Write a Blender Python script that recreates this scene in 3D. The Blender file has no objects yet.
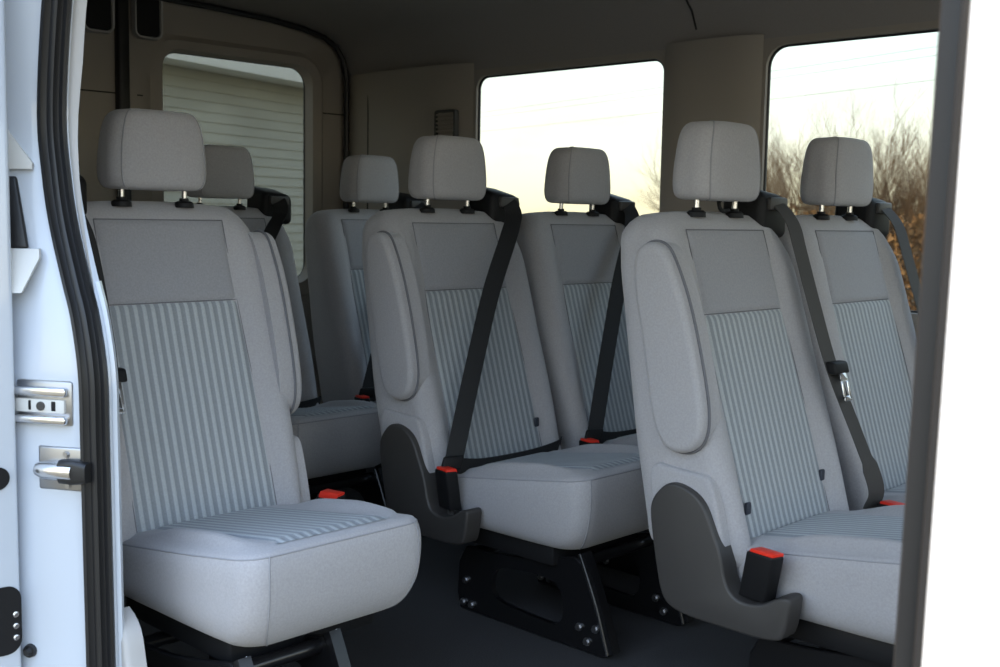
import bpy, bmesh, math, random
from mathutils import Vector, Matrix
random.seed(7)
S = bpy.context.scene
C = S.collection

# ------------------------------------------------------------------ camera
FPX = 1138.4
CAM = Vector((0, 0, 1.0185))
TH, PI_, RO = math.radians(46.10), math.radians(5.84), math.radians(1.05)
fw = Vector((-math.cos(TH)*math.cos(PI_), math.sin(TH)*math.cos(PI_), -math.sin(PI_)))
rt = Vector((math.sin(TH), math.cos(TH), 0))
up = rt.cross(fw)
r2 = rt*math.cos(RO) + up*math.sin(RO)
u2 = -rt*math.sin(RO) + up*math.cos(RO)
cd = bpy.data.cameras.new('camera'); cam = bpy.data.objects.new('camera', cd); C.objects.link(cam)
cd.sensor_width = 36; cd.lens = FPX*36/1000
cam.matrix_world = Matrix(((r2.x, u2.x, -fw.x, CAM.x), (r2.y, u2.y, -fw.y, CAM.y), (r2.z, u2.z, -fw.z, CAM.z), (0, 0, 0, 1)))
cd.dof.use_dof = True; cd.dof.focus_distance = 2.55; cd.dof.aperture_fstop = 8.0
cd.clip_start = 0.02; cd.clip_end = 500
S.camera = cam

# ------------------------------------------------------------------ world, exposure
w = bpy.data.worlds.new('sky'); S.world = w; w.use_nodes = True
nt = w.node_tree; nt.nodes.clear()
N = nt.nodes.new; L = nt.links.new
out = N('ShaderNodeOutputWorld'); bg = N('ShaderNodeBackground'); L(bg.outputs[0], out.inputs[0])
tc = N('ShaderNodeTexCoord'); sep = N('ShaderNodeSeparateXYZ'); L(tc.outputs['Generated'], sep.inputs[0])
ramp = N('ShaderNodeValToRGB'); L(sep.outputs['Z'], ramp.inputs[0])
cr = ramp.color_ramp
cr.elements[0].position = 0.0; cr.elements[0].color = (.72, .63, .42, 1)
cr.elements[1].position = 1.0; cr.elements[1].color = (.46, .64, 1.0, 1)
for p_, c_ in ((.03, (.74, .69, .52, 1)), (.075, (.74, .74, .65, 1)), (.15, (.62, .72, .72, 1)), (.4, (.56, .72, .95, 1))):
    e = cr.elements.new(p_); e.color = c_
mp = N('ShaderNodeMapping'); mp.inputs['Scale'].default_value = (3, 3, 14); L(tc.outputs['Generated'], mp.inputs[0])
nz = N('ShaderNodeTexNoise'); nz.inputs['Scale'].default_value = 1.6; nz.inputs['Detail'].default_value = 5; L(mp.outputs[0], nz.inputs['Vector'])
cl = N('ShaderNodeValToRGB'); L(nz.outputs[0], cl.inputs[0])
cl.color_ramp.elements[0].position = .50; cl.color_ramp.elements[0].color = (1, 1, 1, 1)
cl.color_ramp.elements[1].position = .70; cl.color_ramp.elements[1].color = (.86, .83, .83, 1)
mx = N('ShaderNodeMix'); mx.data_type = 'RGBA'; mx.blend_type = 'MULTIPLY'; mx.inputs[0].default_value = 1
L(ramp.outputs[0], mx.inputs[6]); L(cl.outputs[0], mx.inputs[7])
L(mx.outputs[2], bg.inputs[0]); bg.inputs[1].default_value = 1.0
sl = bpy.data.lights.new('low_sun', 'SUN'); sun = bpy.data.objects.new('low_sun', sl); C.objects.link(sun)
sl.energy = 2.2; sl.color = (1.0, .80, .58); sl.angle = math.radians(1.5)
sun.rotation_euler = Vector((.8*.976, .6*.976, -.216)).to_track_quat('-Z', 'Y').to_euler()
S.view_settings.view_transform = 'Standard'; S.view_settings.look = 'None'
S.view_settings.gamma = 1; S.view_settings.use_curve_mapping = False
S.view_settings.exposure = 1.95

# ------------------------------------------------------------------ materials
def mat(name, col, rough=.6, metal=0, noise=0, nscale=60, bump=0, bscale=300, coat=0, spec=.5, sheen=0):
    m = bpy.data.materials.new(name); m.use_nodes = True
    t = m.node_tree; b = t.nodes['Principled BSDF']
    b.inputs['Base Color'].default_value = (*col, 1); b.inputs['Roughness'].default_value = rough
    b.inputs['Metallic'].default_value = metal; b.inputs['Coat Weight'].default_value = coat
    b.inputs['Coat Roughness'].default_value = .05
    b.inputs['Specular IOR Level'].default_value = spec
    b.inputs['Sheen Weight'].default_value = sheen
    tcn = t.nodes.new('ShaderNodeTexCoord')
    if noise:
        n = t.nodes.new('ShaderNodeTexNoise'); n.inputs['Scale'].default_value = nscale; n.inputs['Detail'].default_value = 4
        t.links.new(tcn.outputs['Object'], n.inputs['Vector'])
        r = t.nodes.new('ShaderNodeValToRGB'); t.links.new(n.outputs[0], r.inputs[0])
        r.color_ramp.elements[0].position = .3; r.color_ramp.elements[0].color = (*[c*(1-noise) for c in col], 1)
        r.color_ramp.elements[1].position = .7; r.color_ramp.elements[1].color = (*[min(1, c*(1+noise)) for c in col], 1)
        t.links.new(r.outputs[0], b.inputs['Base Color'])
    if bump:
        n2 = t.nodes.new('ShaderNodeTexNoise'); n2.inputs['Scale'].default_value = bscale; n2.inputs['Detail'].default_value = 2
        t.links.new(tcn.outputs['Object'], n2.inputs['Vector'])
        bp = t.nodes.new('ShaderNodeBump'); bp.inputs['Strength'].default_value = bump; bp.inputs['Distance'].default_value = .002
        t.links.new(n2.outputs[0], bp.inputs['Height']); t.links.new(bp.outputs[0], b.inputs['Normal'])
    return m

def stripe_mat(name, a, b_, period=.0192, axis='Y'):
    """woven seat cloth: light and dark ribs running along the seat, with a fine cross weave"""
    m = mat(name, a, .85, sheen=.15); t = m.node_tree; b = t.nodes['Principled BSDF']
    n = t.nodes.new; l = t.links.new
    tcn = n('ShaderNodeTexCoord'); sp = n('ShaderNodeSeparateXYZ'); l(tcn.outputs['Object'], sp.inputs[0])
    mu = n('ShaderNodeMath'); mu.operation = 'MULTIPLY'; mu.inputs[1].default_value = 2*math.pi/period; l(sp.outputs[axis], mu.inputs[0])
    si = n('ShaderNodeMath'); si.operation = 'SINE'; l(mu.outputs[0], si.inputs[0])
    r = n('ShaderNodeValToRGB'); ma = n('ShaderNodeMath'); ma.operation = 'MULTIPLY_ADD'; ma.inputs[1].default_value = .5; ma.inputs[2].default_value = .5
    l(si.outputs[0], ma.inputs[0]); l(ma.outputs[0], r.inputs[0])
    r.color_ramp.elements[0].position = .40; r.color_ramp.elements[0].color = (*b_, 1)
    r.color_ramp.elements[1].position = .75; r.color_ramp.elements[1].color = (*a, 1)
    nz_ = n('ShaderNodeTexNoise'); nz_.inputs['Scale'].default_value = 420; l(tcn.outputs['Object'], nz_.inputs['Vector'])
    mx_ = n('ShaderNodeMix'); mx_.data_type = 'RGBA'; mx_.blend_type = 'OVERLAY'; mx_.inputs[0].default_value = .35
    l(r.outputs[0], mx_.inputs[6]); l(nz_.outputs['Color'], mx_.inputs[7])
    bw = n('ShaderNodeRGBToBW'); l(nz_.outputs['Color'], bw.inputs[0]); l(bw.outputs[0], mx_.inputs[7])
    l(mx_.outputs[2], b.inputs['Base Color'])
    bp = n('ShaderNodeBump'); bp.inputs['Strength'].default_value = .5; bp.inputs['Distance'].default_value = .003
    l(ma.outputs[0], bp.inputs['Height']); l(bp.outputs[0], b.inputs['Normal'])
    return m

def glass_mat(name, tint, refl=.04):
    m = bpy.data.materials.new(name); m.use_nodes = True; t = m.node_tree; t.nodes.clear()
    o = t.nodes.new('ShaderNodeOutputMaterial'); tr = t.nodes.new('ShaderNodeBsdfTransparent'); gl = t.nodes.new('ShaderNodeBsdfGlossy')
    tr.inputs[0].default_value = (*tint, 1); gl.inputs['Roughness'].default_value = .02
    mi = t.nodes.new('ShaderNodeMixShader'); mi.inputs[0].default_value = refl
    t.links.new(tr.outputs[0], mi.inputs[1]); t.links.new(gl.outputs[0], mi.inputs[2]); t.links.new(mi.outputs[0], o.inputs[0])
    return m

M = dict(
    cloth=mat('seat_cloth', (.372, .362, .374), .9, noise=.08, nscale=260, bump=.25, bscale=900, sheen=.2),
    cloth_hi=mat('upper_cloth', (.300, .298, .316), .9, noise=.08, nscale=260, bump=.25, bscale=900, sheen=.2),
    stripe=stripe_mat('striped_cloth', (.41, .435, .45), (.250, .268, .288)),
    seam=mat('seam_thread', (.15, .15, .165), .9),
    plastic=mat('charcoal_plastic', (.042, .039, .037), .5, bump=.2, bscale=700),
    black=mat('black_plastic', (.011, .011, .012), .55, spec=.2),
    web=mat('black_webbing', (.014, .014, .015), .75, bump=.3, bscale=900),
    webgrey=mat('grey_webbing', (.050, .047, .044), .75, bump=.3, bscale=900),
    red=mat('red_button', (.80, .03, .012), .4),
    steel=mat('bright_steel', (.75, .75, .76), .22, 1),
    dull=mat('dull_steel', (.40, .40, .41), .35, 1),
    frame=mat('black_enamel_steel', (.007, .007, .008), .3, coat=.3, spec=.35),
    carpet=mat('carpet', (.036, .035, .037), .95, noise=.45, nscale=350, bump=.5, bscale=500),
    head=mat('headliner', (.30, .278, .262), .95, noise=.05, nscale=400),
    trim=mat('trim_plastic', (.315, .282, .245), .65, bump=.1, bscale=500),
    trimlight=mat('light_trim', (.42, .41, .40), .55),
    paint=mat('white_paint', (.53, .575, .64), .25, coat=.7),
    rubber=mat('black_rubber', (.011, .011, .012), .45),
    bumper=mat('white_nylon', (.62, .62, .60), .5),
    stitch=mat('stitch_grey', (.29, .29, .305), .9),
    tag=mat('dark_label', (.03, .035, .05), .6),
    glass=glass_mat('side_glass', (.68, .70, .68), .02),
    glassdark=glass_mat('privacy_glass', (.49, .485, .44), .012),
    siding=mat('lap_siding', (.46, .46, .42), .8, noise=.06, nscale=2),
    fascia=mat('white_fascia', (.92, .93, .93), .6),
    roof=mat('shingle', (.12, .11, .10), .9, noise=.3, nscale=8),
    ground=mat('ground', (.16, .13, .08), .95, noise=.4, nscale=.6),
    bark=mat('bark', (.13, .075, .035), .9, noise=.3, nscale=3),
    twig=mat('twig', (.135, .072, .028), .9, noise=.3, nscale=1.2),
    leaf=mat('dry_leaf', (.20, .10, .032), .9, noise=.4, nscale=2),
    wire=mat('wire', (.03, .03, .03), .6),
)

# ------------------------------------------------------------------ helpers
def mesh(name, V, F, m, parent=None, sharp=40, mirror=False, off=None):
    if mirror:
        V = [(v[0], -v[1], v[2]) for v in V]; F = [tuple(reversed(f)) for f in F]
    me = bpy.data.meshes.new(name); me.from_pydata([tuple(v) for v in V], [], F); me.update()
    bm = bmesh.new(); bm.from_mesh(me)
    bmesh.ops.recalc_face_normals(bm, faces=bm.faces)
    a = math.radians(sharp)
    for f in bm.faces: f.smooth = True
    for e in bm.edges:
        if len(e.link_faces) == 2 and e.calc_face_angle(0) > a: e.smooth = False
    bm.to_mesh(me); bm.free()
    me.materials.append(M[m])
    o = bpy.data.objects.new(name, me); C.objects.link(o)
    if parent: o.parent = parent
    if off: o.location = off
    return o

def join(*parts):
    V = []; F = []
    for v, f in parts:
        k = len(V); V += list(v); F += [tuple(i+k for i in ff) for ff in f]
    return V, F

def loft(loops, cap0=True, cap1=True, closed=True):
    n = len(loops[0]); V = [tuple(p) for l in loops for p in l]; F = []
    for i in range(len(loops)-1):
        for j in range(n if closed else n-1):
            k = (j+1) % n
            F.append((i*n+j, i*n+k, (i+1)*n+k, (i+1)*n+j))
    if cap0: F.append(tuple(range(n-1, -1, -1)))
    if cap1: F.append(tuple((len(loops)-1)*n+j for j in range(n)))
    return V, F

def shrink(loop, k, dz=(0, 0, 0)):
    c = [sum(p[i] for p in loop)/len(loop) for i in range(3)]
    return [tuple(c[i]+(p[i]-c[i])*k+dz[i] for i in range(3)) for p in loop]

def rrect(a0, a1, b0, b1, r, nf=8, nc=5):
    """rounded rectangle outline (a,b), counter-clockwise; nf samples on each straight side"""
    r = max(1e-4, min(r, (a1-a0)/2-1e-4, (b1-b0)/2-1e-4)); P = []
    def side(p, q):
        for i in range(nf): t = i/nf; P.append((p[0]+(q[0]-p[0])*t, p[1]+(q[1]-p[1])*t))
    def corner(cx, cy, s):
        for i in range(nc): t = s+math.pi/2*i/nc; P.append((cx+r*math.cos(t), cy+r*math.sin(t)))
    side((a0+r, b0), (a1-r, b0)); corner(a1-r, b0+r, -math.pi/2)
    side((a1, b0+r), (a1, b1-r)); corner(a1-r, b1-r, 0)
    side((a1-r, b1), (a0+r, b1)); corner(a0+r, b1-r, math.pi/2)
    side((a0, b1-r), (a0, b0+r)); corner(a0+r, b0+r, math.pi)
    return P

def rbox(x0, x1, y0, y1, z0, z1, r=.004, seg=3, f=None):
    """box with all edges rounded, optional point map f"""
    bm = bmesh.new(); bmesh.ops.create_cube(bm, size=1)
    for v in bm.verts:
        v.co = Vector(((x0+x1)/2+v.co.x*(x1-x0), (y0+y1)/2+v.co.y*(y1-y0), (z0+z1)/2+v.co.z*(z1-z0)))
    if r: bmesh.ops.bevel(bm, geom=list(bm.edges), offset=r, segments=seg, profile=.5, affect='EDGES')
    bm.verts.index_update()
    V = [tuple(v.co) for v in bm.verts]; F = [tuple(v.index for v in fc.verts) for fc in bm.faces]
    bm.free()
    if f: V = [f(*v) for v in V]
    return V, F

def tube(P, r, n=8, caps=True):
    P = [Vector(p) for p in P]; loops = []
    ref = None
    for i, p in enumerate(P):
        d = (P[min(i+1, len(P)-1)]-P[max(i-1, 0)]).normalized()
        if ref is None:
            ref = d.cross(Vector((0, 0, 1)) if abs(d.z) < .9 else Vector((1, 0, 0))).normalized()
        ref = (ref-d*ref.dot(d)).normalized(); b = d.cross(ref)
        rr = r[i] if isinstance(r, (list, tuple)) else r
        loops.append([tuple(p+(ref*math.cos(2*math.pi*k/n)+b*math.sin(2*math.pi*k/n))*rr) for k in range(n)])
    return loft(loops, caps, caps)

def spline(P, n=8):
    """Catmull-Rom through the points"""
    P = [Vector(p) for p in P]; Q = [P[0]*2-P[1]]+P+[P[-1]*2-P[-2]]; o = []
    for i in range(1, len(Q)-2):
        a, b, c, d = Q[i-1:i+3]
        for k in range(n):
            t = k/n
            o.append(.5*((2*b)+(c-a)*t+(2*a-5*b+4*c-d)*t*t+(3*b-a-3*c+d)*t*t*t))
    o.append(P[-1]); return o

def ribbon(P, width, W, t, n=6):
    """webbing along P; W = width direction (vector or list)"""
    P = spline(P, n); loops = []
    for i, p in enumerate(P):
        d = (P[min(i+1, len(P)-1)]-P[max(i-1, 0)]).normalized()
        if callable(W): wv = W(i/(len(P)-1))
        else: wv = W
        wv = Vector(wv); wv = (wv-d*wv.dot(d)).normalized(); nn = d.cross(wv)
        a = wv*width/2; b = nn*t/2
        loops.append([tuple(p+a*.96+b), tuple(p+a), tuple(p+a*.96-b), tuple(p-a*.96-b), tuple(p-a), tuple(p-a*.96+b)])
    return loft(loops)

def chaikin(P, n=2):
    for _ in range(n):
        Q = []
        for i in range(len(P)):
            a, b = P[i], P[(i+1) % len(P)]
            Q += [(a[0]*.75+b[0]*.25, a[1]*.75+b[1]*.25), (a[0]*.25+b[0]*.75, a[1]*.25+b[1]*.75)]
        P = Q
    return P

def inset2(P, d):
    A = sum(P[i][0]*P[(i+1) % len(P)][1]-P[(i+1) % len(P)][0]*P[i][1] for i in range(len(P)))
    s = 1 if A > 0 else -1; o = []
    for i in range(len(P)):
        a, b = P[i-1], P[(i+1) % len(P)]
        tx, ty = b[0]-a[0], b[1]-a[1]; l = math.hypot(tx, ty) or 1
        o.append((P[i][0]-s*ty/l*d, P[i][1]+s*tx/l*d))
    return o

def pad(P, y0, y1, r, seg=4, slope=0):
    """slab in the xz plane from y0 (flat) to y1 (rounded over by r)"""
    s = 1 if y1 > y0 else -1
    loops = [[(x, y0, z) for x, z in P]]
    for k in range(seg+1):
        a = math.pi/2*k/seg
        Q = inset2(P, r*(1-math.cos(a)))
        loops.append([(x, y1-s*r*(1-math.sin(a)), z) for x, z in Q])
    return loft(loops)

def sstep(a, b, x):
    t = max(0, min(1, (x-a)/(b-a))); return t*t*(3-2*t)

def bolt(c, ax, r, h, n=6):
    c = Vector(c); ax = Vector(ax).normalized()
    return join(tube([c, c+ax*h*.5], r*1.35, 12), tube([c+ax*h*.4, c+ax*h], r, n))

def tag(o, label=None, cat=None, group=None, kind=None):
    if label: o['label'] = label
    if cat: o['category'] = cat
    if group: o['group'] = group
    if kind: o['kind'] = kind
    return o

def empty(name, loc):
    o = bpy.data.objects.new(name, None); o.location = loc; o.empty_display_size = .1; C.objects.link(o); return o

FZ = .04                       # van floor
YR, YL, YM = .93, 2.97, 1.95   # inner faces of the near and far side, centre line
XR = -3.75                     # rear doors
GZ = -.66                      # ground outside

# ================================================================== SETTING
def st(o): o['kind'] = 'structure'; return o

# ---- floor
V, F = rbox(XR-.03, 1.0, .875, 3.0, FZ-.05, FZ, .002, 1)
floor = st(mesh('floor', V, F, 'carpet'))

# ---- far side with two windows
def ring(o, h, y, y2=None):
    """flat ring between rectangle o=(x0,x1,z0,z1) and rounded hole h=(x0,x1,z0,z1,r)"""
    a = rrect(o[0], o[1], o[2], o[3], .0005, 10, 6); b = rrect(h[0], h[1], h[2], h[3], h[4], 10, 6)
    return loft([[(x, y, z) for x, z in a], [(x, y if y2 is None else y2, z) for x, z in b]], False, False)
W1 = (-3.0, -2.165, .78, 1.527, .045)
W2 = (-1.80, -.78, .78, 1.530, .06)
W5 = (.0, .92, .80, 1.50, .08)
WZ0, WZ1 = FZ, 1.565
parts = []
def quad(x0, x1, z0, z1, y): return [(x0, y, z0), (x1, y, z0), (x1, y, z1), (x0, y, z1)], [(0, 1, 2, 3)]
parts.append(quad(XR-.05, -3.09, WZ0, WZ1, YL))
parts.append(ring((-3.09, -2.08, WZ0, WZ1), W1, YL))
parts.append(quad(-2.08, -1.88, WZ0, WZ1, YL))
parts.append(ring((-1.88, -.68, WZ0, WZ1), W2, YL))
parts.append(quad(-.68, -.10, WZ0, WZ1, YL))
parts.append(ring((-.10, 1.0, WZ0, WZ1), W5, YL))
for h in (W1, W2, W5):             # reveals
    a = rrect(*h, 10, 6); b = rrect(h[0]+.004, h[1]-.004, h[2]+.004, h[3]-.003, h[4], 10, 6)
    parts.append(loft([[(x, YL, z) for x, z in a], [(x, YL+.014, z) for x, z in b]], False, False))
wl = st(mesh('wall_left', *join(*parts), 'trim'))
skin = []
for x0, x1, h in ((XR-.05, -3.09, None), (-3.09, -2.08, W1), (-2.08, -1.88, None), (-1.88, -.68, W2), (-.68, -.10, None), (-.10, 1.0, W5)):
    skin.append(quad(x0, x1, -.4, 1.7, YL+.03) if h is None else ring((x0, x1, -.4, 1.7), (h[0]-.02, h[1]+.02, h[2]-.02, h[3]+.02, h[4]), YL+.03))
mesh('outer_skin', *join(*skin), 'paint', wl)
for i, h in ((1, W1), (2, W2), (5, W5)):
    wo = st(mesh('window_%d' % i, *loft([[(x, YL+.018, z) for x, z in rrect(h[0]-.01, h[1]+.01, h[2]-.01, h[3]+.01, h[4], 6, 6)], [(x, YL+.023, z) for x, z in rrect(h[0]-.01, h[1]+.01, h[2]-.01, h[3]+.01, h[4], 6, 6)]]), 'glass'))
    P = [(x, YL+.014, z) for x, z in rrect(h[0]+.002, h[1]-.002, h[2]+.002, h[3]-.002, h[4], 10, 6)]
    mesh('window_seal', *tube(P+[P[0]], .006, 6), 'rubber', wo)

# pillar trim between the windows and rear corner trim: convex moulded covers
def cover(x0, x1, z0, z1, d, nx=14, nz=10, curve_top=.05):
    loops = []
    for j in range(nz+1):
        z = z0+(z1-z0)*j/nz; l = []
        for i in range(nx+1):
            t = i/nx; e = 1-abs(2*t-1)**4
            x = x0+(x1-x0)*t
            lean = curve_top*sstep(z1-.22, z1+.02, z)
            l.append((x, YL-.002-d*e-lean*e, z))
        loops.append(l)
    return loft(loops, False, False, False)
t1 = st(mesh('trim_1', *cover(-2.158, -1.81, .5, 1.563, .016, curve_top=.012), 'trim'))
t2 = st(mesh('trim_2', *cover(-3.73, -3.012, .3, 1.575, .03, curve_top=.02), 'trim'))
mesh('seam', *tube([(-3.58, YL-.031, .3), (-3.58, YL-.031, 1.35), (-3.57, YL-.040, 1.57)], .0025, 5), 'rubber', t2)
vent = tag(empty('air_vent', (-3.125, YL-.032, 1.355)), 'small dark slatted air vent set in the rear corner trim', 'vent')
mesh('vent_frame', *loft([[(x, .012, z) for x, z in rrect(-.056, .056, -.055, .055, .012)], [(x, -.008, z) for x, z in rrect(-.056, .056, -.055, .055, .012)], [(x, -.008, z) for x, z in rrect(-.046, .046, -.046, .046, .008)], [(x, .010, z) for x, z in rrect(-.046, .046, -.046, .046, .008)]], True, True), 'plastic', vent)
for k in range(6):
    z = -.038+k*.0152
    mesh('slat', *rbox(-.046, .046, -.010, .006, z-.0028, z+.0028, .001, 1), 'trim', vent)

# ---- ceiling
def csec():
    h = [(YL, 1.55), (YL-.004, 1.60), (YL-.020, 1.655), (YL-.055, 1.700), (YL-.115, 1.730), (YL-.22, 1.751), (YL-.38, 1.767), (YL-.65, 1.777), (YL-.85, 1.780), (YM, 1.781)]
    return h+[(2*YM-y, z) for y, z in reversed(h[:-1])]
cs = csec()
xs = [XR-.03, -3.3, -2.9, -2.5, -2.04, -1.6, -1.2, -.8, -.4, 0, .5, 1.0]
ceil = st(mesh('ceiling', *loft([[(x, y, z) for y, z in cs] for x in xs], False, False, False), 'head'))
mesh('roof_skin', *loft([[(x, YM+(y-YM)*1.05, z+.05) for y, z in cs] for x in (XR-.08, 1.0)], False, False, False), 'paint', ceil)
for xx in (-2.045, -1.10):
    mesh('headliner_seam', *tube([(xx-.008*k, y, z-.0015) for k, (y, z) in enumerate(cs[1:12])], .0035, 5), 'rubber', ceil)

# ---- rear doors
def rear_door(name, y0, y1, hy0, hy1, win):
    X = XR-.02
    a = rrect(y0, y1, FZ-.02, 1.80, .0005, 10, 6); hh = (hy0, hy1, .74, 1.602, .075)
    b0 = rrect(hh[0]-.075, hh[1]+.06, hh[2]-.07, hh[3]+.05, .11, 10, 6)
    b1 = rrect(hh[0]-.05, hh[1]+.04, hh[2]-.05, hh[3]+.03, .10, 10, 6)
    b = rrect(*hh, 10, 6); b2 = rrect(hh[0]+.01, hh[1]-.01, hh[2]+.01, hh[3]-.01, hh[4], 10, 6)
    V, F = loft([[(X, y, z) for y, z in a], [(X, y, z) for y, z in b0], [(X+.018, y, z) for y, z in b1], [(X+.014, y, z) for y, z in b], [(X-.03, y, z) for y, z in b2]], False, False)
    d = st(mesh(name, V, F, 'trim'))
    g = [(y, z) for y, z in rrect(hh[0]-.01, hh[1]+.01, hh[2]-.01, hh[3]+.01, hh[4], 6, 6)]
    wo = st(mesh(win, *loft([[(X-.034, y, z) for y, z in g], [(X-.040, y, z) for y, z in g]]), 'glassdark'))
    P = [(X-.03, y, z) for y, z in rrect(hh[0]+.006, hh[1]-.006, hh[2]+.006, hh[3]-.006, hh[4], 10, 6)]
    mesh('window_seal', *tube(P+[P[0]], .006, 6), 'rubber', wo)
    for s0, s1 in ((y0+.06, hh[0]-.06), (hh[1]+.05, y1-.0)):
        mesh('panel_seam', *tube([(X+.001, s0, 1.424), (X+.001, s1, 1.424)], .0025, 5), 'rubber', d)
    mesh('outer_skin', *loft([[(X-.05, y, z) for y, z in a], [(X-.05, y, z) for y, z in b]], False, False), 'paint', d)
    return d
d1 = rear_door('door_1', YM+.035, YL+.06, 2.137, 2.80, 'window_3')
d2 = rear_door('door_2', YR-.06, YM+.02, 2*YM-2.80, 2*YM-2.137, 'window_4')
mesh('centre_seal', *rbox(XR-.03, XR+.008, YM+.012, YM+.058, FZ, 1.80, .012, 3), 'rubber', d1)
for d, y0, y1 in ((d1, 2.022, 2.135), (d2, 1.835, 1.952)):      # black cover in a pale frame at the top of each door
    P = rrect(y0, y1, 1.618, 1.84, .03, 6, 5); Q = inset2(P, .009)
    fr = mesh('top_cover_frame', *loft([[(XR-.01, y, z) for y, z in P], [(XR+.012, y, z) for y, z in inset2(P, .003)], [(XR+.010, y, z) for y, z in Q], [(XR-.004, y, z) for y, z in inset2(Q, .004)]], False, False), 'trimlight', d)
    mesh('top_cover', *loft([[(XR-.01, y, z) for y, z in Q], [(XR+.002, y, z) for y, z in inset2(Q, .002)]]), 'black', d)
rs = [(XR+.012, YM+(y-YM)*.985, z-.012) for y, z in cs]
t3 = st(mesh('trim_3', *tube([(XR+.012, rs[0][1], .06)]+rs+[(XR+.012, rs[-1][1], .06)], .011, 8), 'rubber'))

# ---- near side: rear pillar, opening, front pillar
seal_c = [(.06, -1.752), (.25, -1.754), (.45, -1.758), (.64, -1.761), (.75, -1.764), (.84, -1.787), (.90, -1.816), (.99, -1.857), (1.07, -1.880), (1.18, -1.894), (1.36, -1.866), (1.50, -1.82)]
sc = [(p.y, p.x) for p in spline([(x, z, 0) for z, x in seal_c], 5)]
def seal_x(z):
    for (z0, x0), (z1, x1) in zip(sc, sc[1:]):
        if z0 <= z <= z1: return x0+(x1-x0)*(z-z0)/max(1e-6, z1-z0)
    return sc[-1][1] if z > sc[-1][0] else sc[0][1]
V, F = [], []
wr = st(mesh('wall_right', *join(quad(XR-.05, -1.93, FZ, 1.56, YR), quad(-1.95, 1.0, 1.50, 1.56, YR), quad(-.30, .05, FZ, 1.56, YR),
     quad(.05, 1.0, FZ, .82, YR)), 'trim'))
zs = [-.35, -.1]+[.06+i*.03 for i in range(49)]
jl = []
for z in zs:
    x = seal_x(z)
    f = sstep(.80, 1.05, z)
    p1 = (x-.006, .868); p2 = (x-.118+.055*f, .800)
    l = [(x+.012, .905, z), (x+.004, .876, z), (p1[0], p1[1], z)]
    for k in range(1, 6):
        t = k/6; l.append((p1[0]+(p2[0]-p1[0])*t+.003*math.sin(math.pi*t), p1[1]+(p2[1]-p1[1])*t, z))
    l += [(p2[0]-.006, p2[1]-.004, z), (p2[0]-.02, p2[1]-.008, z), (p2[0]-.25, .795, z), (XR-.05, .80, z)]
    jl.append(l)
jamb = mesh('rear_pillar', *loft(jl, False, False, False), 'paint', wr, sharp=55)
def sweep_seal(name, path, prof, parent, m='rubber'):
    return mesh(name, *loft([[(x+a, y+b, z) for a, b in prof] for x, y, z in path]), m, parent, sharp=50)
# ribbed profile, its face turned towards the opening
nx_, ny_ = math.sin(math.radians(25)), -math.cos(math.radians(25))
tx_, ty_ = math.cos(math.radians(25)), math.sin(math.radians(25))
prof = []
for s, h in ((-.024, -.006), (-.024, .004), (-.019, .008), (-.014, .004), (-.009, .003), (-.004, .010), (.001, .011), (.006, .004), (.010, .003), (.016, .012), (.021, .010), (.023, .002), (.023, -.008)):
    # s runs across the strip (perpendicular to the view of it), h out of it
    prof.append((-s*-.45*1.0+h*.89, s*.89+h*-.45))
sweep_seal('door_seal', [(x, .872, z) for z, x in sc], prof, wr)
# pale pillar trim inside the rubber, ending at the belt line; thin painted flange below it
tl = []
for k in range(16):
    z = .885+k*.042; x = seal_x(min(z, 1.5))
    wd = .016*min(1, .02+k/9)
    tl.append([(x+.006, .893, z), (x+.010+wd*.4, .893+wd*.5, z), (x+.008+wd, .895+wd, z), (x-.02, .906, z)])
mesh('inner_pillar_trim', *loft(tl), 'trimlight', wr)
mesh('painted_flange', *loft([[(x+.013, .897, z), (x+.018, .902, z), (x+.010, .91, z)] for z, x in sc if z < .90]), 'paint', wr)
mesh('lower_pillar_panel', *pad(chaikin([(-1.80, .06), (-1.66, .06), (-1.69, .16), (-1.718, .25), (-1.734, .32), (-1.80, .35)], 2), .935, .90, .01, 3), 'trimlight', wr)
# sill under the opening
mesh('sill_panel', *rbox(-1.80, -.33, .80, .874, -.40, FZ-.004, .015, 3), 'paint', wr)
mesh('scuff_plate', *rbox(-1.74, -.40, .815, .93, FZ-.003, FZ+.008, .004, 2), 'plastic', wr)
# front pillar: seal, painted return and outer panel
fp = [(-.349, .905), (-.349, .862), (-.347, .851), (-.342, .846), (-.330, .843), (-.28, .840), (-.10, .836)]
lean = lambda z: .016*(z-1.19)
mesh('front_pillar', *loft([[(x+lean(z), y, z) for x, y in fp] for z in (-.40, .0, .4, .8, 1.2, 1.56)], False, False, False), 'paint', wr, sharp=55)
pf = []
for s, h in ((-.012, -.006), (-.012, .004), (-.008, .008), (-.003, .003), (.002, .003), (.007, .009), (.012, .006), (.013, -.006)):
    pf.append((s*.93+h*-.36, s*-.36*-1+h*-.93))
sweep_seal('front_door_seal', [(-.361+lean(z), .868, z) for z in (.05, .5, 1.0, 1.52)], pf, wr, 'rubber')
mesh('front_door_panel', *join(rbox(-.094, .95, .785, .838, -.40, .80, .012, 3), rbox(-.094, -.02, .785, .838, .78, 1.56, .012, 3)), 'paint', wr)
mesh('header_panel', *rbox(-1.95, 1.0, .80, .93, 1.50, 1.60, .02, 3), 'paint', wr)

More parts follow.
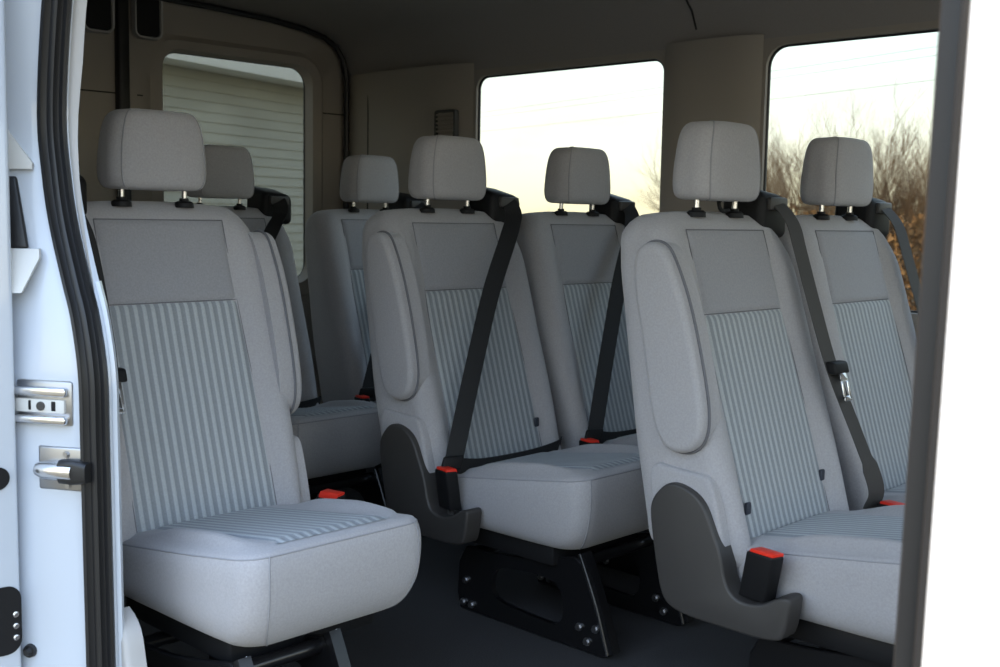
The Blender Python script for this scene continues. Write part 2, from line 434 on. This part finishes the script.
# ---- slid-back door seen edge on
dr = st(mesh('door_3', *rbox(-3.15, -1.862, .690, .787, -.35, 1.52, .010, 4), 'paint'))
mesh('latch_opening', *tube([(-1.866, .752, .576), (-1.859, .752, .576)], .019, 20), 'black', dr)
rc = mesh('roller_recess', *loft([[(-1.868, y, z) for y, z in rrect(.728, .785, .275, .392, .024, 4, 6)], [(-1.8595, y, z) for y, z in rrect(.728, .785, .275, .392, .024, 4, 6)]]), 'black', dr)
for z in (.302, .322, .342):
    mesh('screw', *bolt((-1.861, .775, z), (1, 0, 0), .004, .006), 'steel', rc)
mesh('edge_moulding', *rbox(-1.90, -1.859, .694, .712, -.3, 1.5, .006, 2), 'paint', dr)

# ---- hardware on the rear pillar face
JA = Vector((-.861, -.509, 0)); JN = Vector((.509, -.861, 0)); JO = Vector((-1.768, .867, 0))
def J(t, h, z):
    p = JO+JA*t+JN*h; return (p.x, p.y, z)
def jbox(t0, t1, h0, h1, z0, z1, r=.003, seg=2): return rbox(t0, t1, h0, h1, z0, z1, r, seg, J)
sp = tag(empty('door_striker', J(.08, 0, .695)), 'bright steel channel striker plate on the white rear pillar', 'striker')
sp_off = tuple(-v for v in J(.08, 0, .707))
mesh('back_plate', *jbox(.030, .135, -.004, .004, .672, .748, .006), 'dull', sp, off=sp_off)
mesh('rail', *jbox(.036, .140, 0, .016, .722, .738, .005, 3), 'steel', sp, off=sp_off)
mesh('rail', *jbox(.036, .140, 0, .018, .676, .690, .005, 3), 'steel', sp, off=sp_off)
mesh('centre_plate', *jbox(.042, .135, 0, .009, .694, .717, .002), 'bumper', sp, off=sp_off)
mesh('rivet', *tube([J(.085, .008, .7055), J(.085, .012, .7055)], .0075, 14), 'plastic', sp, off=sp_off)
mesh('slot', *jbox(.058, .066, .005, .010, .698, .714, .001), 'black', sp, off=sp_off)
mesh('slot', *jbox(.104, .109, .005, .010, .698, .714, .001), 'black', sp, off=sp_off)
lp = tag(empty('door_latch', J(.05, 0, .60)), 'square steel latch plate with chrome pin and black hook on the rear pillar', 'latch')
lo = tuple(-v for v in J(.05, 0, .614))
mesh('latch_plate', *jbox(.006, .096, -.003, .005, .566, .640, .004, 3), 'dull', lp, off=lo)
mesh('pin', *tube([J(.090, .006, .602), J(.086, .012, .602), J(.074, .016, .602), J(.02, .016, .602)], [.004, .013, .016, .016], 16), 'steel', lp, off=lo)
mesh('hook', *loft([[J(t, h, z) for h, z in rrect(.004, .028, .602-a, .602+a, .008, 2, 3)] for t, a in ((.048, .012), (.044, .020), (.02, .021), (.006, .019), (-.006, .016))]), 'rubber', lp, off=lo)
for t, z in ((.042, .628), (.040, .576)):
    mesh('screw', *bolt(J(t, .004, z), JN, .0045, .005), 'dull', lp, off=lo)
KA = Vector((-.642, -.766, 0)); KN = Vector((.766, -.642, 0)); KO = Vector((-1.893, .866, 0))
def K(t, h, z):
    p = Vector((seal_x(z)-.006, .868, 0))+KA*t+KN*h; return (p.x, p.y, z)
bs = tag(mesh('door_buffer', *rbox(.058, .088, -.004, .008, .952, 1.072, .005, 3, K), 'rubber'), 'tall black rubber door buffer on the white rear pillar', 'buffer')
gb = tag(mesh('guide_block', *loft([[K(t, h, 1.084) for t, h in ((.030, 0), (.030, .012), (.085, .014), (.085, 0))], [K(t, h, 1.094) for t, h in ((.028, 0), (.028, .014), (.085, .016), (.085, 0))], [K(t, h, 1.150) for t, h in ((.066, 0), (.066, .010), (.085, .012), (.085, 0))]]), 'bumper'), 'pale wedge shaped door guide block above the black buffer', 'guide block')
gb2 = tag(mesh('guide_block', *loft([[K(t, h, .952) for t, h in ((.040, 0), (.040, .010), (.100, .010), (.100, 0))], [K(t, h, .938) for t, h in ((.042, 0), (.042, .012), (.100, .012), (.100, 0))], [K(t, h, .880) for t, h in ((.085, 0), (.085, .008), (.100, .008), (.100, 0))]]), 'bumper'), 'pale wedge shaped door guide block below the black buffer', 'guide block')
rbmp = tag(mesh('rubber_stop', *join(tube([J(.118, -.004, .27), J(.118, .012, .27)], [.013, .011], 14), tube([J(.118, .012, .27), J(.118, .020, .27)], [.008, .005], 12)), 'rubber'), 'small round black rubber stop low on the white rear pillar', 'rubber stop')

# ================================================================== SEATS
# seat frame: x forward, y to the seat's left, z up; origin under the head restraint posts, on the floor
def xc(z): return .026+(1.0-z)*.305                 # front face, centre
def xr(z): return -.090+(.95-z)*.155                # rear face
def bol(y, z):
    a = .149+.014*sstep(1.0, .45, z)
    k = .016*sstep(1.02, .93, z)+.004+.006*sstep(.7, .45, z)
    t = min(1, max(0, (abs(y)-a)/.040))
    return k*math.sin(math.pi/2*t)
def front_x(y, z): return xc(z)+bol(y, z)

def backrest_loops():
    hr, hl = .243, .245
    lv = []
    zb, ztp, rb, rtp = .335, 1.036, .05, .05
    for k in range(5):
        a = math.pi/2*k/5; lv.append((zb+rb*(1-math.cos(a)) if False else zb+rb*(1-math.cos(a)), rb*(1-math.sin(a))))
    n = 22
    for k in range(n): lv.append((zb+rb+(ztp-rtp-zb-rb)*k/(n-1), 0))
    for k in range(1, 7):
        a = math.pi/2*k/6; lv.append((ztp-rtp+rtp*math.sin(a), rtp*(1-math.cos(a))))
    loops = []
    for z, ins in lv:
        tw = .014*sstep(.90, 1.03, z)+.012*sstep(.62, .36, z)     # narrower shoulders and foot
        y0, y1 = -hr+tw+ins*.8, hl-tw+ins*-.8
        x0, x1 = xr(z)+ins, xc(z)+.010-ins*.9
        P = rrect(x0, x1, y0, y1, .042, 26, 6)
        l = []
        for x, y in P:
            t = max(0, (x-x0)/(x1-x0))
            fr = sstep(.6, 1.0, t)
            xx = x+(bol(y, z)-.010)*fr*(1 if ins < .03 else .6)
            dz = -.020*sstep(.85, 1.03, z)*(abs(y)/.24)**4
            l.append((xx, y, z+dz))
        loops.append(l)
    top = loops[-1]
    for k, d in ((.75, .003), (.45, .005), (.15, .006)): loops.append(shrink(top, k, (0, 0, d)))
    return loops
BACK = loft(backrest_loops())

def front_patch(y0a, y1a, z0, z1, nu, nv, lift, rc=.0):
    """padded panel lying on the backrest front; y limits may depend on z"""
    V = []; F = []
    for j in range(nv+1):
        z = z0+(z1-z0)*j/nv
        for i in range(nu+1):
            t = i/nu; y = y0a(z)+(y1a(z)-y0a(z))*t
            e = min(t, 1-t)*(y1a(z)-y0a(z)); e2 = min(j, nv-j)/nv*(z1-z0)
            p = min(1, e/.012)*min(1, e2/.012)
            V.append((xc(z)-.001+(lift+.001)*math.sqrt(p), y, z))
    for j in range(nv):
        for i in range(nu):
            a = j*(nu+1)+i; F.append((a, a+1, a+nu+2, a+nu+1))
    return V, F
pw = lambda z: .148+.014*sstep(1.0, .45, z)
UPPER = front_patch(lambda z: -pw(z), pw, .830, 1.000, 40, 28, .0055)
STRIPE = front_patch(lambda z: -pw(z), pw, .365, .830, 40, 60, .0045)

def headrest_loops():
    loops = []
    zb, zt = 1.062, 1.226
    n = 30
    for k in range(n+1):
        t = .5-.5*math.cos(math.pi*k/n); z = zb+(zt-zb)*t
        e = abs(2*t-1); q = (1-e**4.6)**(1/4.6) if e < 1 else 0
        hw = (.112-.014*t*t+.002*math.sin(math.pi*t))
        ins = .036*(1-q)
        x0, x1 = -.056+.010*t+ins*.8, .048-.006*t-ins*.8
        # slight forward lean of the face and crown of the sides
        P = rrect(x0, x1, -hw+ins, hw-ins, .034, 10, 6)
        l = []
        for x, y in P:
            f = (x-x0)/(x1-x0)
            l.append((x+f*.012*(1-(y/hw)**2)*q, y, z-.005*(abs(y)/hw)**3*t))
        loops.append(l)
    loops = [shrink(loops[0], .6, (0, 0, -.001))]+loops+[shrink(loops[-1], .6, (0, 0, .002)), shrink(loops[-1], .2, (0, 0, .003))]
    return loops
HL = headrest_loops()
HEAD = loft(HL)

def seam_on(loops, sel, r=.0016, n=5):
    """thread line over a lofted body: sel picks a point index for each loop"""
    return tube([loops[i][sel] for i in range(len(loops))], r, n)

# cushion: stacked outlines, then sheared so the front edge rides higher
def cushion_loops():
    zb, zt = .232, .396
    loops = []
    n = 18
    for k in range(n+1):
        t = .5*k/n+.5*(.5-.5*math.cos(math.pi*k/n))
        e = abs(2*t-1); pe = 3.4 if t > .5 else 2.6; q = (1-e**pe)**(1/pe) if e < 1 else 0
        ins = (.034 if t > .5 else .058)*(1-q)
        z = zb+(zt-zb)*t
        hw = .216-.008*(1-t)
        x1 = .630+.026*t
        P = rrect(.14+ins, x1-ins, -hw+ins, hw-ins, .050, 14, 8)
        l = []
        for x, y in P:
            g = 1-.06*sstep(.45, .69, x)        # narrower towards the knees
            bulge = .010*math.sin(math.pi*t)
            l.append((x+(bulge if x > .6 else 0), y*g, zb+.037+.012*sstep(.60, .70, x)+(z-zb)/(zt-zb)*(zt+.15*(x-.22)-zb-.037-.012*sstep(.60, .70, x))))
        loops.append(l)
    top = loops[-1]
    def dome(k):
        o = []
        for x, y, z in shrink(top, k):
            a = abs(y)
            b_ = sstep(.205, .170, a)*sstep(.122, .165, a)
            o.append((x, y, z+.004*sstep(1, .9, k)+.019*b_*sstep(.24, .38, x)*sstep(.66, .46, x)))
        return o
    return loops, [dome(k) for k in (.97, .94, .90, .86, .82, .78, .74, .70, .66, .62, .58, .54, .45, .3, .1)]
CL, CT = cushion_loops()
CUSH = loft(CL+CT)
def cush_panel():
    V = []; F = []; nu, nv = 18, 18
    for j in range(nv+1):
        x = .22+(.622-.22)*j/nv
        for i in range(nu+1):
            t = i/nu; hw = .132-.006*j/nv; y = -hw+2*hw*t
            p = min(1, min(t, 1-t)*2*hw/.02)*min(1, min(1, (nv-j)/nv*.395/.02))
            V.append((x, y, .396+.15*(x-.22)+.0015+.0065*math.sqrt(p)))
    for j in range(nv):
        for i in range(nu):
            a = j*(nu+1)+i; F.append((a, a+1, a+nu+2, a+nu+1))
    return V, F
CPANEL = cush_panel()

ARM = chaikin([(.006, .915), (.024, .974), (.078, .976), (.108, .925), (.140, .850), (.176, .720), (.192, .635), (.180, .585), (.140, .563), (.095, .574), (.066, .630), (.044, .760)], 3)
TRIM = chaikin([(.083, .501), (.110, .509), (.150, .499), (.179, .477), (.201, .429), (.222, .387), (.233, .330), (.262, .308), (.317, .311), (.361, .336), (.386, .340), (.391, .328), (.379, .263), (.361, .252), (.312, .247), (.232, .248), (.154, .249), (.107, .257), (.084, .280), (.069, .344), (.054, .422), (.052, .463)], 2)
LEGO = [(.215, .205), (.205, .043), (.26, .043), (.45, .043), (.62, .043), (.690, .043), (.700, .075), (.665, .160), (.615, .262), (.50, .235), (.40, .215), (.30, .205)]
HOLE = [(.335, .165), (.325, .12), (.345, .093), (.43, .085), (.50, .083), (.535, .083), (.555, .100), (.560, .130), (.545, .180), (.48, .190), (.42, .185), (.37, .180)]

def leg_plate(y, t=.007):
    O = chaikin(LEGO, 1); H = chaikin(HOLE, 1)
    O2 = inset2(O, .003); loops = []
    mk = lambda P, yy: [(x, yy, z) for x, z in P]
    return loft([mk(H, y+t), mk(O2, y+t), mk(O, y+t*.6), mk(O, y-t*.6), mk(O2, y-t), mk(H, y-t), mk(H, y+t)], False, False)

def make_seat(loc, label, arm=None, belt='buckled', mirror=False, shield=False, hook=False, web='web', tags=False, legs=(-.14, .15)):
    root = tag(empty('passenger_seat', (loc[0], loc[1], FZ)), label, 'seat', 'grey striped passenger seats')
    off = (0, 0, -FZ)
    def P(name, vf, m, parent=None, sharp=40, lab=None):
        o = mesh(name, vf[0], vf[1], m, parent or root, sharp, mirror, off if parent is None else None)
        if lab: o['label'] = lab
        return o
    bk = P('backrest', BACK, 'cloth', sharp=60)
    up_ = P('upper_panel', UPPER, 'cloth_hi', sharp=70)
    P('striped_panel', STRIPE, 'stripe', sharp=70, lab='ribbed panel of light and dark grey stripes')
    for zz in (.830, 1.000):
        P('seam', tube([(xc(zz)+.0002, y, zz) for y in [-pw(zz)+i*pw(zz)/7 for i in range(15)]], .0013, 5), 'seam', bk)
    for s_ in (-1, 1):
        P('seam', tube([(xc(z)+.0004, s_*pw(z), z) for z in [1.0-i*.032 for i in range(20)]], .0012, 5), 'seam', bk)
    hd = P('headrest', HEAD, 'cloth', sharp=70)
    nf, nc = 10, 6
    # rrect runs: side a (bottom y), corner, side b (front x1) ...; the seams sit at both front corners
    for idx in (nf+nc-2, nf+nc+nf+2):
        P('seam', tube([(l[idx][0]+.0004, l[idx][1], l[idx][2]) for l in HL[1:-1]], .0016, 5), 'stitch', hd)
    for s in (-1, 1):
        po = P('headrest_post', tube([(-.002, s*.0725, 1.034), (.000, s*.0725, 1.09)], .0058, 12), 'steel', lab='bright steel post')
        P('post_collar', join(tube([(-.002, s*.0725, 1.026), (-.002, s*.0725, 1.036), (-.002, s*.0725, 1.040)], [.021, .020, .015], 16), tube([(-.002, s*.0725, 1.036), (-.002, s*.0725, 1.046)], .010, 12)), 'black', po)
    if hook:
        P('hook', tube(spline([(-.002, .05, 1.042), (.0, .025, 1.040), (.006, .004, 1.046), (.004, .002, 1.058), (.0, .012, 1.062)], 5), .0045, 8), 'black')
    cu = P('cushion', CUSH, 'cloth', sharp=60)
    P('cushion_panel', CPANEL, 'stripe', sharp=70)
    n14, n8 = 14, 8
    L0 = CL[13]
    P('seam', tube([tuple(v) for v in CL[16]]+[tuple(CL[16][0])], .0016, 5), 'stitch', cu)
    for idx in (n14+n8-2, n14+n8+n14+1):
        P('seam', tube([(l[idx][0]+.0006, l[idx][1], l[idx][2]) for l in CL[1:17]], .0016, 5), 'stitch', cu)
    P('seat_pan', rbox(.16, .54, -.165, .165, .222, .285, .012, 2), 'black')
    if arm:
        ar = P('armrest', pad([(x-.028, z) for x, z in ARM], -.205, -.270, .014, 5), 'cloth', sharp=60)
        g_ = inset2([(x-.028, z) for x, z in ARM], -.002)
        P('gap', tube([(x, -.2445, z) for x, z in g_]+[(g_[0][0], -.2445, g_[0][1])], .0030, 5), 'seam', ar)
        P('lower_side', pad(chaikin([(.030, .540), (.090, .532), (.140, .530), (.172, .528), (.190, .480), (.205, .420), (.215, .375), (.180, .350), (.080, .360), (.035, .450)], 2), -.20, -.254, .008, 4), 'cloth', sharp=60)
    if shield:
        sh = P('side_shield', pad([(x-.006 if x < .25 else .244+(x-.25)*.86, z) for x, z in TRIM], -.222, -.270, .006, 4), 'plastic', sharp=50, lab='charcoal moulded plastic shield')
    # belt tower on the outboard shoulder
    tw = P('belt_tower', rbox(-.070, .040, .150, .268, .985, 1.092, .020, 4, lambda x, y, z: (x-.02+.20*(1.0-z)*0, y, z+(-.25*(x+.01) if z > 1.03 else 0)-.10*(y-.21))), 'black', sharp=50, lab='black plastic belt tower')
    P('belt_slot', rbox(.012, .030, .172, .246, 1.045, 1.074, .006, 2), 'plastic', tw)
    Wd = (0, 1, 0)
    if belt == 'buckled':
        wv = lambda t: Vector((.15, .94, .42))
        P('belt_webbing', ribbon([(.008, .205, 1.068), (.036, .202, 1.052), (.062, .188, 1.022), (.104, .125, .965), (.160, .005, .825), (.215, -.110, .640), (.262, -.205, .478), (.272, -.226, .440)], .046, wv, .0022, 6), web, lab='webbing drawn across the seat to the buckle')
        tg = P('latch_tongue', rbox(-.028, .028, -.006, .006, -.015, .018, .005, 3, lambda x, y, z: (.276+x*.3-y*.9, -.236+x*.9+y*.3+z*.35, .432+z)), 'black')
        P('lap_belt', ribbon([(.275, -.225, .425), (.262, -.12, .408), (.255, .05, .404), (.245, .17, .410), (.21, .235, .41)], .040, (.2, 0, 1), .0022, 5), web)
    elif belt == 'hanging':
        P('belt_webbing', ribbon([(.008, .205, 1.068), (.036, .205, 1.052), (.066, .207, 1.015), (.092, .196, .96), (.134, .194, .84), (.182, .200, .70), (.236, .236, .545), (.262, .272, .440), (.250, .274, .39)], .044, lambda t: Vector((.25-.25*t, 1-.4*t, 0)) if t < .8 else Vector((.3, .7, 0)), .0022, 6), web, lab='slack webbing hanging beside the bolster')
        q = lambda x, y, z: (.188+z*-.30+x, .203+y, .705+z)
        tg = P('latch_tongue', rbox(-.008, .016, -.030, .030, -.012, .014, .005, 3, q), 'black')
        P('tongue_blade', join(rbox(.010, .015, -.016, -.008, -.066, -.010, .0015, 1, q), rbox(.010, .015, .008, .016, -.066, -.010, .0015, 1, q), rbox(.010, .015, -.016, .016, -.069, -.058, .0015, 1, q), rbox(.010, .015, -.016, .016, -.028, -.008, .0015, 1, q)), 'steel', tg)
    # buckle
    bx, by = (.238, -.268) if mirror else (.280, -.252) if belt == 'buckled' else (.292, -.250)
    q = lambda x, y, z: (bx+x*(.82 if belt == 'buckled' else 1.0)+y*.3+z*(.05 if belt == 'buckled' else .28), by+y-x*.15+z*-.22, (.376 if belt == 'buckled' else .364)+z)
    bu = P('buckle', rbox(-.031, .031, -.015, .015, -.052, .046, .005, 3, q), 'black', lab='black buckle')
    P('release_button', rbox(-.026, .028, -.012, .0155, .036, .0520, .003, 2, q), 'red', bu, lab='red release button')
    P('buckle_stalk', rbox(-.012, .012, -.005, .005, -.115, -.045, .003, 2, q), 'webgrey', bu)
    # legs
    for s in legs:
        lg = P('leg_frame', leg_plate(s), 'frame', sharp=35)
        P('front_bar', ribbon([(.612, s, .270), (.640, s, .215), (.668, s, .150), (.702, s, .060)], .026, (0, 1, 0), .018, 2), 'frame', lg, sharp=30)
        P('edge_strip', ribbon([(.606, s-.0125, .268), (.634, s-.0135, .210), (.662, s-.0135, .147), (.694, s-.0135, .055)], .005, (1, 0, .4), .003, 2), 'steel', lg)
        sg = -1 if s < 0 else -1
        for bx_, bz in ((.632, .070), (.608, .098), (.655, .105), (.232, .062), (.262, .062), (.240, .120)):
            P('bolt', bolt((bx_, s+sg*.006, bz), (0, sg, 0), .007, .010), 'dull', lg)
    P('cross_tube', tube([(.25, min(legs), .19), (.25, max(legs), .19)], .014, 12), 'frame')
    P('cross_tube', tube([(.58, min(legs), .235), (.58, max(legs), .235)], .014, 12), 'frame')
    P('recliner', tube([(.15, -.20, .385), (.15, .20, .385)], .03, 16), 'plastic')
    if tags:
        for y, z in ((-.150, .455), (.156, .475)):
            x = front_x(y, z)
            P('cloth_tag', rbox(x+.002, x+.010, y-.010, y+.006, z-.012, z+.012, .002, 1), 'tag')
    return root

XA, XB_, XF_ = -2.203, -3.168, -1.368
seatF = make_seat((XF_, 2.082), 'grey seat with side armrest and charcoal shield, steel belt tongue hanging on its webbing', True, 'hanging', shield=True, hook=True, web='webgrey', tags=True)
seatG = make_seat((XF_, 2.612), 'grey seat in front of the window with bushes, no armrest', None, 'hanging', web='webgrey')
seatD = make_seat((XA, 2.082), 'grey seat with side armrest and charcoal shield, black belt buckled across its back', True, 'buckled', shield=True, tags=True)
seatE = make_seat((XA, 2.612), 'grey seat by the side window with a black belt buckled down its back, no armrest', None, 'buckled')
seatA = make_seat((XA, 1.230), 'single grey seat next to the white door pillar, armrest on the aisle side', True, 'hanging', mirror=True, legs=(.19, .0))
seatB = make_seat((XB_, 2.000), 'rearmost grey seat in front of the rear door window, behind the single seat', None, 'buckled')
seatC = make_seat((XB_, 2.612), 'rearmost grey seat against the rear corner trim with the air vent', None, 'buckled')

# ================================================================== OUTSIDE
g = st(mesh('ground', [(-120, -60, GZ), (60, -60, GZ), (60, 140, GZ), (-120, 140, GZ)], [(0, 1, 2, 3)], 'ground'))

# garage with lap siding behind the van
bd = Vector((-.29, .957, 0)).normalized(); bn = Vector((bd.y, -bd.x, 0))   # along the wall, out of the wall
bp = Vector((-10.0, 6.49, GZ))
garage = tag(empty('garage', tuple(bp)), 'pale grey garage with horizontal lap siding and a white fascia', 'building')
def B3(s, h, z):
    p = bd*s+bn*h; return (p.x, p.y, z)
S0, S1 = -9.0, 2.6
ZT = 2.31-GZ
nb = int(ZT/.098)
for k in range(nb+1):
    z0 = k*.098; z1 = z0+.104
    V = [B3(s, h, z) for s in (S0, S1) for h, z in ((-.03, z0), (.020, z0), (.008, z1), (-.03, z1))]
    mesh('siding_board', V, [(0, 1, 2, 3), (7, 6, 5, 4), (0, 4, 5, 1), (1, 5, 6, 2), (2, 6, 7, 3), (3, 7, 4, 0)], 'siding', garage)
def gbox(s0, s1, h0, h1, z0, z1, r=.01): return rbox(s0, s1, h0, h1, z0, z1, r, 2, B3)
mesh('corner_board', *gbox(S1-.10, S1+.03, -.05, .045, 0, ZT+.05), 'fascia', garage)
mesh('side_wall', *gbox(S1-.05, S1+.0, -6, -.03, 0, ZT), 'siding', garage)
mesh('soffit', *gbox(S0-.2, S1+.3, -.05, .38, ZT+.06, ZT+.09), 'fascia', garage)
mesh('fascia', *gbox(S0-.2, S1+.3, .34, .39, ZT+.05, ZT+.50), 'fascia', garage)
mesh('roof', [B3(S0-.25, .42, ZT+.5), B3(S1+.35, .42, ZT+.5), B3(S1+.35, -3.2, ZT+2.0), B3(S0-.25, -3.2, ZT+2.0), B3(S0-.25, -6.8, ZT+.5), B3(S1+.35, -6.8, ZT+.5)], [(0, 1, 2, 3), (3, 2, 5, 4)], 'roof', garage)

# overhead wires
for h_, off_, lab in ((3.48, 0, 'upper overhead wire crossing the pale sky'), (3.36, .25, 'second overhead wire just beneath the upper one'), (2.87, .1, 'lowest overhead wire above the bushes')):
    pts = []
    for k in range(25):
        q_ = -25+k*4.0
        pts.append((5.26-.956*q_, 17.2+off_+.292*q_, 1.02+h_+.0003*(q_-20)**2-.1))
    tag(mesh('overhead_wire', *tube(pts, .0045, 5), 'wire'), lab, 'wire', 'overhead wires')

# bare bushes and trees along the field edge
def bare_tree(loc, H, spread, seed, nstem, label, name='bare_bush', dens=1.0):
    rnd = random.Random(seed)
    root = tag(empty(name, loc), label, 'bush' if 'bush' in name else 'tree', 'bare bushes beyond the side windows')
    tr, tw = [], []
    def seg(lst, a, b, ra, rb):
        d = (b-a).normalized(); u = d.cross(Vector((.3, .8, .5))).normalized(); v = d.cross(u)
        k = len(lst[0]) if lst else 0
        if not lst: lst.extend([[], []])
        for p, r in ((a, ra), (b, rb)):
            for t in range(3):
                an = 2*math.pi*t/3; q = p+(u*math.cos(an)+v*math.sin(an))*r; lst[0].append(tuple(q))
        k = len(lst[0])-6
        for t in range(3):
            n = (t+1) % 3; lst[1].append((k+t, k+n, k+3+n, k+3+t))
    def grow(p, d, ln, r, lev):
        n = 3
        for i in range(n):
            d2 = (d+Vector((rnd.gauss(0, .16), rnd.gauss(0, .16), rnd.gauss(.06, .10)))).normalized()
            q = p+d2*ln/n; r2 = r*.80
            seg(tr if lev < 1 else tw, p, q, r, r2)
            p, d, r = q, d2, r2
            if lev < 4:
                for _ in range(max(1, int((2 if lev < 3 else 3)*dens+rnd.random()*.6))):
                    an = rnd.uniform(0, 2*math.pi); sp_ = rnd.uniform(.28, .62)
                    d3 = (d+Vector((math.cos(an)*sp_, math.sin(an)*sp_, rnd.uniform(-.15, .35)))).normalized()
                    if lev < 2 or rnd.random() < .8: grow(p, d3, ln*rnd.uniform(.45, .68), r*.62, lev+1)
    for k in range(nstem):
        an = rnd.uniform(0, 2*math.pi); ra = rnd.uniform(0, spread*.25)
        d = Vector((math.cos(an)*spread*.18, math.sin(an)*spread*.18, 1)).normalized()
        grow(Vector((math.cos(an)*ra, math.sin(an)*ra, 0)), d, H*rnd.uniform(.5, .72), .035*H/4+.008, 0)
    mesh('trunk', tr[0], tr[1], 'bark', root, 180)
    o = mesh('twigs', tw[0], tw[1], 'twig', root, 180); o['kind'] = 'stuff'
    V, F = [], []
    for _ in range(int(1500*dens)):
        a = rnd.uniform(0, 2*math.pi); q_ = math.sqrt(rnd.random())*spread*.55; z = H*.62*rnd.random()**1.6
        c = Vector((math.cos(a)*q_, math.sin(a)*q_, z)); k = len(V)
        for _k in range(3): V.append(tuple(c+Vector((rnd.gauss(0, .05), rnd.gauss(0, .05), rnd.gauss(0, .06)))))
        F.append((k, k+1, k+2))
    o = mesh('dry_leaves', V, F, 'leaf', root, 180); o['kind'] = 'stuff'
    return root

def polar(deg, R):
    a = math.radians(deg); return (-R*math.cos(a), R*math.sin(a), GZ)
for i, (deg, R, H, lab) in enumerate((
        (57.6, 36, 4.2, 'bare bush half hidden by the pillar between the side windows'),
        (59.9, 25, 3.5, 'tall bare bush showing beside the headrest near the window pillar'),
        (61.2, 34, 4.3, 'thin bare bush standing behind the taller one by the pillar'),
        (62.8, 29, 3.6, 'low bare bush mostly hidden behind the window seat headrest'),
        (64.3, 24, 3.4, 'thick brown bush just past the window seat headrest'),
        (65.2, 33, 4.4, 'tallest bare bush above the belt tower of the window seat'),
        (66.4, 28, 3.7, 'dense bare bush close to the front door seal'),
        (67.9, 23, 3.4, 'bare bush partly covered by the front door seal'),
        (69.6, 30, 3.9, 'bare bush behind the front pillar'))):
    bare_tree(polar(deg, R), H*.88, 2.4, 40+i, 7, lab, dens=1.0)
for i, (deg, R, H, lab) in enumerate((
        (47.5, 46, 1.75, 'small distant bare tree beside the window seat with the buckled belt'),
        (53.5, 44, 1.75, 'small distant bare tree at the edge of the rear side window'),
        (55.6, 47, 1.7, 'small distant bare tree hidden next to the window pillar'))):
    bare_tree(polar(deg, R), H, 2.4, 80+i, 4, lab, 'bare_tree', dens=.8)
